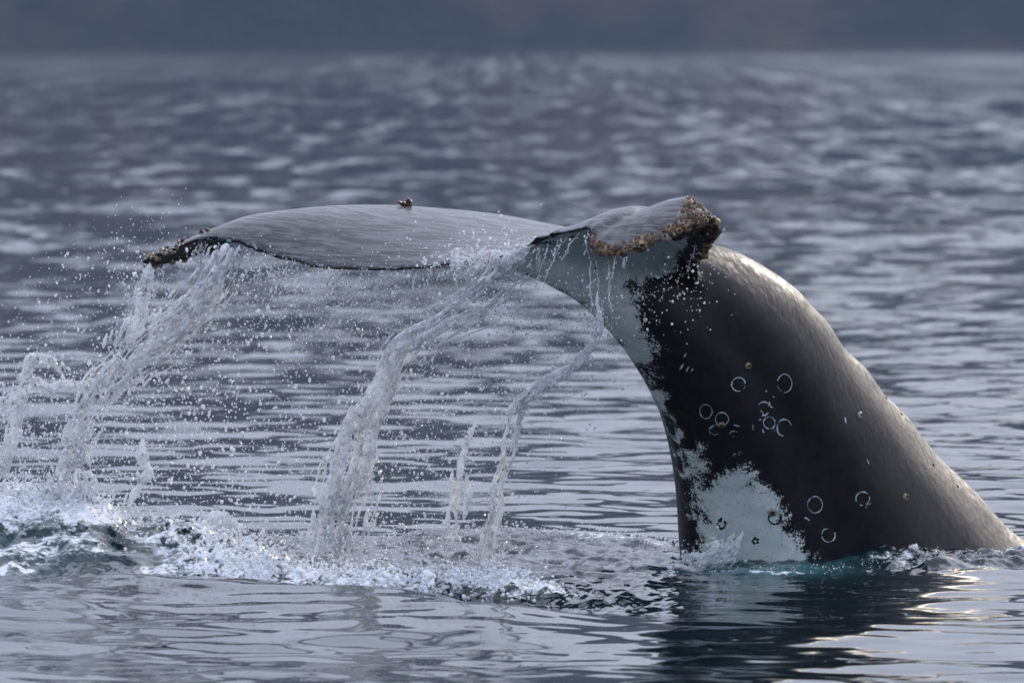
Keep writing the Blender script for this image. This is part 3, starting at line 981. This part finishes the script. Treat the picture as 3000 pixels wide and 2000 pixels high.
LOOSE = []          # (points, radii, stretch) of drops that have come away from the streams
def stream(path, n_fil, n_sheet, fil_r, drops, seed, sides=6, spread=0.5):
    """path rows: u, v (in the 2352 view), depth, width px(2352)"""
    s = Soup()
    M = 90
    pp = spline([(S(a), S(b), y, S(w)) for a, b, y, w in path], M)
    P = np.array([at(*r[:3]) for r in pp]); W = pp[:, 3] / 500.0 / 2
    P[:, 0] += 0.22 * W * smooth_rand(M, 9, seed + .15)
    W = W * (1 + 0.38 * smooth_rand(M, 8, seed + .45))
    T = np.gradient(P, axis=0); T /= np.linalg.norm(T, axis=1)[:, None]
    A = np.cross(T, (0, 1, 0)); A /= np.linalg.norm(A, axis=1)[:, None]
    Bv = np.array((0, 1.0, 0))
    def inside(k, a, b):          # lumps gather in ropes and leave holes between them
        return vnoise(k * 0.10 + seed * 5.3, a * 1.9, b * 0.8, seed) + 0.25 * vnoise(k * 0.35, a * 4.0, 0.5, seed + 3)
    for i in range(int(n_fil * 1.45)):
        ln = random.uniform(0.12, 0.45)
        t0 = random.uniform(-0.05, 1.0 - ln * 0.5); t1 = min(1.0, t0 + ln); t0 = max(0, t0)
        n = max(8, int((t1 - t0) * 80))
        idx = np.linspace(t0, t1, n) * (M - 1)
        k = idx.astype(int).clip(0, M - 2); f = (idx - k)[:, None]
        c = P[k] * (1 - f) + P[k + 1] * f
        w = (W[k] * (1 - f[:, 0]) + W[k + 1] * f[:, 0])
        a0, b0 = random.uniform(-1, 1), random.uniform(-1, 1)
        sd = seed * 1000 + i
        stray = 0.55 if i % 4 else 1.6
        drift = random.uniform(-0.9, 0.9) * stray
        off = a0 * (0.85 if i % 4 else 1.35) + drift * np.linspace(-.5, .5, n) + 0.38 * smooth_rand(n, n * 0.11, sd) + 0.07 * smooth_rand(n, n * 0.4, sd + .5)
        off2 = b0 * 0.8 + 0.5 * smooth_rand(n, n * 0.09, sd + .25)
        pts = c + A[k] * (off * w)[:, None] + Bv * (off2 * w * spread)[:, None]
        taper = np.sin(np.pi * np.linspace(0.03, 0.97, n)) ** 0.5
        rr = fil_r * random.uniform(0.5, 1.15) * taper * (1 + 0.5 * smooth_rand(n, n * 0.35, sd + .8))
        hole = inside(idx, off, off2) > -0.42          # tear the strand where the water has parted
        runs = np.split(np.arange(n), np.flatnonzero(np.diff(hole.astype(int))) + 1)
        for r in runs:
            if hole[r[0]] and len(r) > 4:
                e = np.sin(np.pi * np.linspace(0.08, 0.92, len(r))) ** 0.35
                s.tube(pts[r], np.clip(rr[r] * e, 0.0026, None), sides, flat=0.8)
    nl = n_sheet * 36
    k = rng.integers(0, M, nl * 3); a = rng.normal(0, 0.52, len(k)); b = rng.normal(0, 0.5, len(k))
    keep = np.flatnonzero(inside(k, a, b) > -0.08)[:nl]
    k, a, b = k[keep], a[keep], b[keep]
    D = P[k] + A[k] * (a * W[k])[:, None] + Bv * (b * W[k] * spread)[:, None]
    R = np.exp(rng.normal(math.log(0.0068), 0.40, len(k))).clip(0.0035, 0.014)
    s.blobs(D, R, rng.uniform(1.2, 5.5, len(k)), shear=T[k])
    if drops:
        drops = int(drops * 0.85)
        k = rng.integers(0, M, drops)
        g = rng.normal(0, 1, (drops, 2)) * np.array((1.1, 0.8))
        D = P[k] + A[k] * (g[:, :1] * W[k][:, None]) + Bv * (g[:, 1:] * W[k][:, None]) + rng.normal(0, 0.018, (drops, 3))
        LOOSE.append((D, np.exp(rng.normal(math.log(0.0038), 0.45, drops)).clip(0.0018, 0.013), rng.uniform(0.8, 1.9, drops)))
    return s

def remeshed(me, voxel):
    tmp = bpy.data.objects.new('rough', me); C.objects.link(tmp)
    r = tmp.modifiers.new('remesh', 'REMESH'); r.mode = 'VOXEL'; r.voxel_size = voxel; r.use_smooth_shade = True
    sm = tmp.modifiers.new('smooth', 'SMOOTH'); sm.factor = 0.5; sm.iterations = 2
    out = bpy.data.meshes.new_from_object(tmp.evaluated_get(bpy.context.evaluated_depsgraph_get()))
    bpy.data.objects.remove(tmp)
    out.name = me.name
    # keep the connected water, let crumbs go
    return out

def water_thing(name, path, label, cat, n_fil, n_sheet, fil_r, drops, seed, mat=M_STREAM, extra=None, **kw):
    s = stream(path, n_fil, n_sheet, fil_r, drops, seed, **kw)
    for e in (extra or []):
        s2 = stream(*e[:1], *e[1:])
        for Vv, Ff in zip(s2.V, s2.F):
            s.V.append(Vv); s.F.append(Ff + s.o)
        s.o += sum(len(x) for x in s2.V)
    me = remeshed(s.mesh(name, mat), 0.0048)
    me.materials.clear(); me.materials.append(mat)
    print(name, len(me.polygons))
    return link(name, me, label=label, category=cat)

# notch stream
water_thing('water_stream', [(1225, 572, -1.80, 40), (1180, 615, -1.85, 75), (1105, 690, -1.85, 85), (1010, 755, -1.82, 62), (935, 808, -1.78, 56), (885, 880, -1.72, 62),
                             (858, 960, -1.66, 58), (838, 1040, -1.6, 52), (815, 1110, -1.55, 66), (800, 1190, -1.5, 80), (790, 1320, -1.45, 92)],
            'thick twisting stream of water pouring from the notch between the flukes', 'water stream', 120, 26, 0.0065, 900, 1,
            extra=[([(890, 850, -1.75, 20), (825, 940, -1.7, 34), (790, 1000, -1.65, 34), (765, 1080, -1.6, 50), (745, 1160, -1.55, 56), (735, 1250, -1.5, 56)], 50, 10, 0.006, 350, 2),
                   ([(1240, 560, -1.85, 20), (1170, 590, -1.85, 60), (1080, 600, -1.75, 70), (1040, 605, -1.7, 50)], 40, 4, 0.005, 420, 3)])
# left tip stream
water_thing('water_stream', [(535, 575, -0.86, 60), (500, 640, -0.88, 90), (440, 715, -0.88, 85), (360, 780, -0.86, 74), (290, 850, -0.84, 88), (225, 920, -0.82, 76),
                             (180, 985, -0.80, 50), (150, 1050, -0.78, 50), (115, 1140, -0.72, 60)],
            'broad torn sheet of water streaming down from the far fluke tip', 'water stream', 130, 24, 0.006, 1100, 4,
            extra=[([(345, 615, -0.62, 30), (325, 680, -0.66, 44), (310, 740, -0.7, 44), (285, 800, -0.75, 50)], 36, 5, 0.0045, 260, 5),
                   ([(300, 840, -0.8, 40), (220, 870, -0.8, 30), (140, 885, -0.8, 26), (95, 885, -0.8, 20)], 18, 3, 0.005, 160, 6),
                   ([(170, 1010, -0.78, 30), (190, 1080, -0.76, 70), (180, 1150, -0.74, 80)], 24, 5, 0.005, 160, 7)])
# right stream
water_thing('water_stream', [(1375, 690, -2.3, 12), (1372, 760, -2.28, 14), (1335, 825, -2.2, 22), (1255, 875, -2.1, 26), (1195, 925, -2.05, 26), (1178, 985, -2.0, 32),
                             (1158, 1060, -1.95, 30), (1140, 1120, -1.9, 24), (1138, 1180, -1.85, 30), (1120, 1240, -1.8, 48), (1105, 1330, -1.75, 60)],
            'thin bent stream of water falling from the barnacled near fluke', 'water stream', 70, 9, 0.0055, 420, 8)
water_thing('water_stream', [(1092, 975, -1.95, 8), (1062, 1040, -1.9, 14), (1050, 1110, -1.88, 22), (1042, 1170, -1.85, 28), (1030, 1260, -1.8, 30)],
            'short forked strand of water between the two longer streams', 'water stream', 30, 4, 0.005, 160, 9,
            extra=[([(1072, 1095, -1.88, 6), (1078, 1140, -1.88, 9), (1064, 1185, -1.86, 14)], 8, 1, 0.004, 40, 10)])
# jets thrown up by the falling water
water_thing('water_jet', [(140, 852, -1.0, 10), (118, 830, -1.0, 14), (72, 822, -1.0, 18), (58, 880, -1.0, 30), (45, 950, -1.0, 44), (25, 1040, -1.0, 50), (-10, 1110, -0.95, 60)],
            'hooked jet of water leaping up beside the heap of white water', 'splash', 50, 8, 0.006, 330, 11,
            extra=[([(62, 890, -1.0, 20), (20, 915, -1.0, 22), (-25, 930, -1.0, 24)], 14, 2, 0.005, 90, 12),
                   ([(120, 890, -1.0, 10), (75, 880, -1.0, 16), (40, 960, -1.0, 24)], 12, 2, 0.004, 90, 13)])
water_thing('water_jet', [(328, 1020, -1.5, 8), (330, 1060, -1.5, 22), (340, 1092, -1.5, 26), (315, 1120, -1.5, 24), (295, 1165, -1.5, 20)],
            'small ragged blob of water standing clear of the white water', 'splash', 16, 6, 0.006, 60, 14)
# crown splash at the whale's belly
water_thing('splash', [(1560, 1305, -0.75, 40), (1600, 1288, -0.85, 44), (1640, 1278, -0.9, 44), (1672, 1262, -0.92, 40), (1690, 1236, -0.92, 16)],
            'crown of water splashing up against the white belly patch', 'splash', 60, 14, 0.006, 420, 15, mat=M_FROTH,
            extra=[([(1440, 1322, -0.95, 26), (1520, 1312, -0.95, 30), (1600, 1310, -0.95, 26)], 40, 6, 0.006, 260, 16)])
water_thing('splash', [(2092, 1310, -0.75, 20), (2100, 1285, -0.75, 26), (2098, 1262, -0.75, 12)],
            'little white splash on the wavelet against the grey flank', 'splash', 12, 5, 0.006, 60, 17, mat=M_FROTH)
water_thing('splash', [(470, 1205, -0.2, 20), (495, 1190, -0.2, 34), (525, 1200, -0.2, 30), (555, 1215, -0.2, 20)],
            'low clear splash behind the foam line', 'splash', 18, 8, 0.006, 110, 18)

# thin trickles
def trickle(a, b, ya, yb, r, seed):
    s = Soup()
    n = 34
    t = np.linspace(0, 1, n)[:, None]
    P0, P1 = at(S(a[0]), S(a[1]), ya), at(S(b[0]), S(b[1]), yb)
    # falls under gravity: sideways at first, then straight down
    P = P0 + (P1 - P0) * np.hstack([t ** 0.8, t, t])
    P[:, 0] += 0.010 * smooth_rand(n, 6, seed) + 0.004 * smooth_rand(n, 16, seed + .3)
    R = r * (0.68 + 0.62 * smooth_rand(n, 12, seed + .5)) * (0.6 + 0.7 * t[:, 0])
    cut = np.ones(n)          # one unbroken thread, thinned between its beads
    run = []
    for i in range(n):
        if cut[i] > -0.12: run.append(i)
        if (cut[i] <= -0.12 or i == n - 1) and run:
            if len(run) > 2:
                rr = np.clip(R[run], 0.0012, None) * np.sqrt(np.sin(np.pi * np.linspace(0.06, 0.94, len(run))))
                s.tube(P[run], rr, 6, 0.8)
            run = []
    k = rng.integers(4, n, 16)
    s.blobs(P[k] + rng.normal(0, 0.010, (16, 3)), rng.uniform(0.002, 0.006, 16), rng.uniform(0.9, 2.0, 16))
    return s
TR = [((600, 592), (590, 650), -0.92), ((572, 585), (566, 640), -0.9), ((640, 610), (622, 690), -1.0), ((690, 622), (672, 700), -1.05), ((722, 630), (716, 690), -1.1),
      ((660, 612), (655, 668), -1.0), ((380, 612), (372, 655), -0.6), ((420, 600), (408, 650), -0.65), ((460, 585), (445, 640), -0.7), ((365, 615), (352, 700), -0.58),
      ((760, 632), (748, 665), -1.12), ((555, 580), (535, 660), -0.9), ((780, 630), (772, 660), -1.15)]
rt = random.Random(5)
for q in range(24):
    k = rt.uniform(0.06, 0.74) * (len(TEL) - 1)
    pu, pv = project(TEL[int(k)][None])
    a = (float(pu[0]) * 0.784, float(pv[0]) * 0.784 + 4)
    TR.append((a, (a[0] - rt.uniform(2, 18), a[1] + rt.uniform(25, 85)), float(TEL[int(k)][1])))
for j, (a, b, y) in enumerate(TR):
    link('water_trickle', trickle(a, b, y, y + 0.03, 0.0042, 50 + j).mesh('water_trickle', M_STREAM),
         label='thin beaded trickle of water dripping off the far fluke edge', category='trickle', group='trickles under the far fluke')
TR2 = [((1260, 560), (1232, 660), -2.02), ((1300, 545), (1250, 650), -2.12), ((1330, 535), (1290, 600), -2.2), ((1352, 580), (1360, 720), -2.3), ((1395, 600), (1402, 720), -2.42),
       ((1412, 590), (1398, 690), -2.43), ((1436, 588), (1432, 616), -2.44), ((1372, 600), (1376, 745), -2.38), ((1352, 530), (1345, 585), -2.25), ((1490, 545), (1482, 572), -2.48),
       ((1285, 548), (1270, 590), -2.1), ((1240, 565), (1238, 615), -2.0), ((1598, 560), (1580, 622), -2.0)]
for j, (a, b, y) in enumerate(TR2):
    link('water_trickle', trickle(a, b, y, y + 0.02, 0.0052, 90 + j).mesh('water_trickle', M_STREAM),
         label='thin trickle of water running off the edge of the barnacled near fluke', category='trickle', group='trickles under the near fluke')

# spray: thousands of loose drops
def spray():
    s = Soup()
    def cloud(n, pts, su, sv, ys, med=0.0040, sig=0.45):
        n = int(n * 1.35)
        pts = np.array(pts, float)
        k = rng.integers(0, len(pts), n); f = rng.random(n)
        k2 = np.minimum(k + 1, len(pts) - 1)
        c = pts[k] * (1 - f[:, None]) + pts[k2] * f[:, None]
        uu = S(c[:, 0] + rng.normal(0, su, n)); vv = S(c[:, 1] + rng.normal(0, sv, n)); yy = rng.uniform(ys[0], ys[1], n)
        keep = vv < 1690
        P = np.array([at(a, b, y) for a, b, y in zip(uu[keep], vv[keep], yy[keep])])
        R = np.exp(rng.normal(math.log(med * 1.05), sig, len(P))).clip(0.0016, 0.013)
        s.blobs(P, R, rng.uniform(0.85, 1.6, len(P)))
    cloud(1000, [(300, 700), (500, 760), (420, 860), (300, 960)], 110, 90, (-1.6, -0.2))
    cloud(900, [(560, 680), (700, 740), (860, 700), (1000, 640)], 80, 60, (-1.8, -0.6), 0.0028)
    cloud(1200, [(120, 860), (260, 960), (330, 1080), (200, 1150)], 120, 80, (-1.6, -0.2), 0.0034)
    cloud(1500, [(500, 900), (650, 980), (760, 1060), (560, 1120), (400, 1180)], 130, 100, (-2.2, 0.2), 0.0034)
    cloud(1100, [(1040, 640), (1120, 760), (1000, 860), (900, 980)], 70, 80, (-2.3, -1.2), 0.0032)
    cloud(1300, [(1150, 780), (1250, 880), (1120, 1000), (1000, 1120), (940, 1200)], 90, 90, (-2.4, -1.2), 0.0034)
    cloud(150, [(1350, 650), (1440, 690), (1500, 700), (1560, 640)], 60, 40, (-2.5, -1.9), 0.0029, 0.4)
    cloud(100, [(1490, 600), (1560, 650)], 40, 40, (-2.3, -2.0), 0.0029, 0.4)
    cloud(420, [(60, 760), (200, 640), (320, 620), (340, 590)], 60, 60, (-1.2, -0.2), 0.0026)
    cloud(700, [(0, 950), (80, 1000), (40, 1100)], 60, 80, (-1.4, -0.6), 0.0038)
    cloud(900, [(560, 1250), (800, 1260), (1000, 1250), (1150, 1270)], 90, 36, (-2.4, -0.8), 0.004)
    cloud(500, [(1050, 600), (1100, 600), (1130, 610)], 40, 14, (-1.9, -1.6), 0.0035)
    te = [(560, 610), (640, 640), (720, 655), (860, 650), (1000, 640)]
    cloud(1700, te + [(1060, 640)], 30, 26, (-1.5, -0.9), 0.0024, 0.4)
    cloud(1500, [(600, 720), (760, 760), (900, 740), (1050, 720)], 70, 60, (-1.7, -0.8), 0.0023, 0.45)
    cloud(900, [(1180, 700), (1260, 740), (1330, 760), (1380, 720)], 50, 60, (-2.3, -1.8), 0.0024, 0.45)
    for D, R, st in LOOSE:
        s.blobs(D, R, st)
    return link('spray', s.mesh('spray', M_DROP), kind='stuff', label='loose drops of spray hanging in the air under the flukes', category='spray')
spray()

# froth: curdled lumps heaped along the foam lines
def froth():
    s = Soup()
    def strew(n, poly, sx, sy, lift, rmin, rmax):
        poly = np.array(poly); k = rng.integers(0, len(poly) - 1, n); f = rng.random(n)[:, None]
        c = poly[k] * (1 - f) + poly[k + 1] * f + np.stack([rng.normal(0, sx, n), rng.normal(0, sy, n)], -1)
        z = sea_height(c[None, :, 0], c[None, :, 1], np.full((1, n), 0.022))[0][0]
        h = rng.random(n) ** 2.2 * lift
        s.blobs(np.column_stack([c, z + h]), rng.uniform(rmin, rmax, n) * (1 - 0.5 * h / lift), rng.uniform(0.6, 1.3, n))
    strew(2600, FOAM_FRONT, 0.12, 0.22, 0.10, 0.004, 0.016)
    strew(2400, FOAM_DIAG, 0.16, 0.24, 0.10, 0.004, 0.015)
    strew(2600, [(-3.5, -0.6), (-2.9, -0.5), (-2.3, -0.6)], 0.18, 0.28, 0.12, 0.003, 0.013)
    strew(700, BACK_RIM, 0.1, 0.16, 0.05, 0.003, 0.009)
    strew(350, WHALE_WL, 0.08, 0.12, 0.03, 0.002, 0.006)
    return link('froth', s.mesh('froth', M_FROTH), kind='stuff', label='white froth heaped along the foam lines on the stirred water', category='foam')
froth()

# ------------------------------------------------------------------ haze
def haze():
    bm = bmesh.new()
    bmesh.ops.create_cube(bm, size=1.0)
    for vtx in bm.verts:
        vtx.co.x *= 9600; vtx.co.y = 3050 + vtx.co.y * 7300; vtx.co.z = 338 + vtx.co.z * 720
    me = bpy.data.meshes.new('haze'); bm.to_mesh(me); bm.free()
    t = NT('haze_air')
    vol = t.n('VolumePrincipled')
    vol.inputs['Color'].default_value = (0.52, 0.66, 1.0, 1)
    vol.inputs['Density'].default_value = 0.000028
    vol.inputs['Anisotropy'].default_value = 0.2
    t.t.links.new(vol.outputs[0], t.out.inputs['Volume'])
    me.materials.append(t.m)
    return link('haze', me, kind='stuff', label='pale blue haze over the sea', category='haze')
haze()
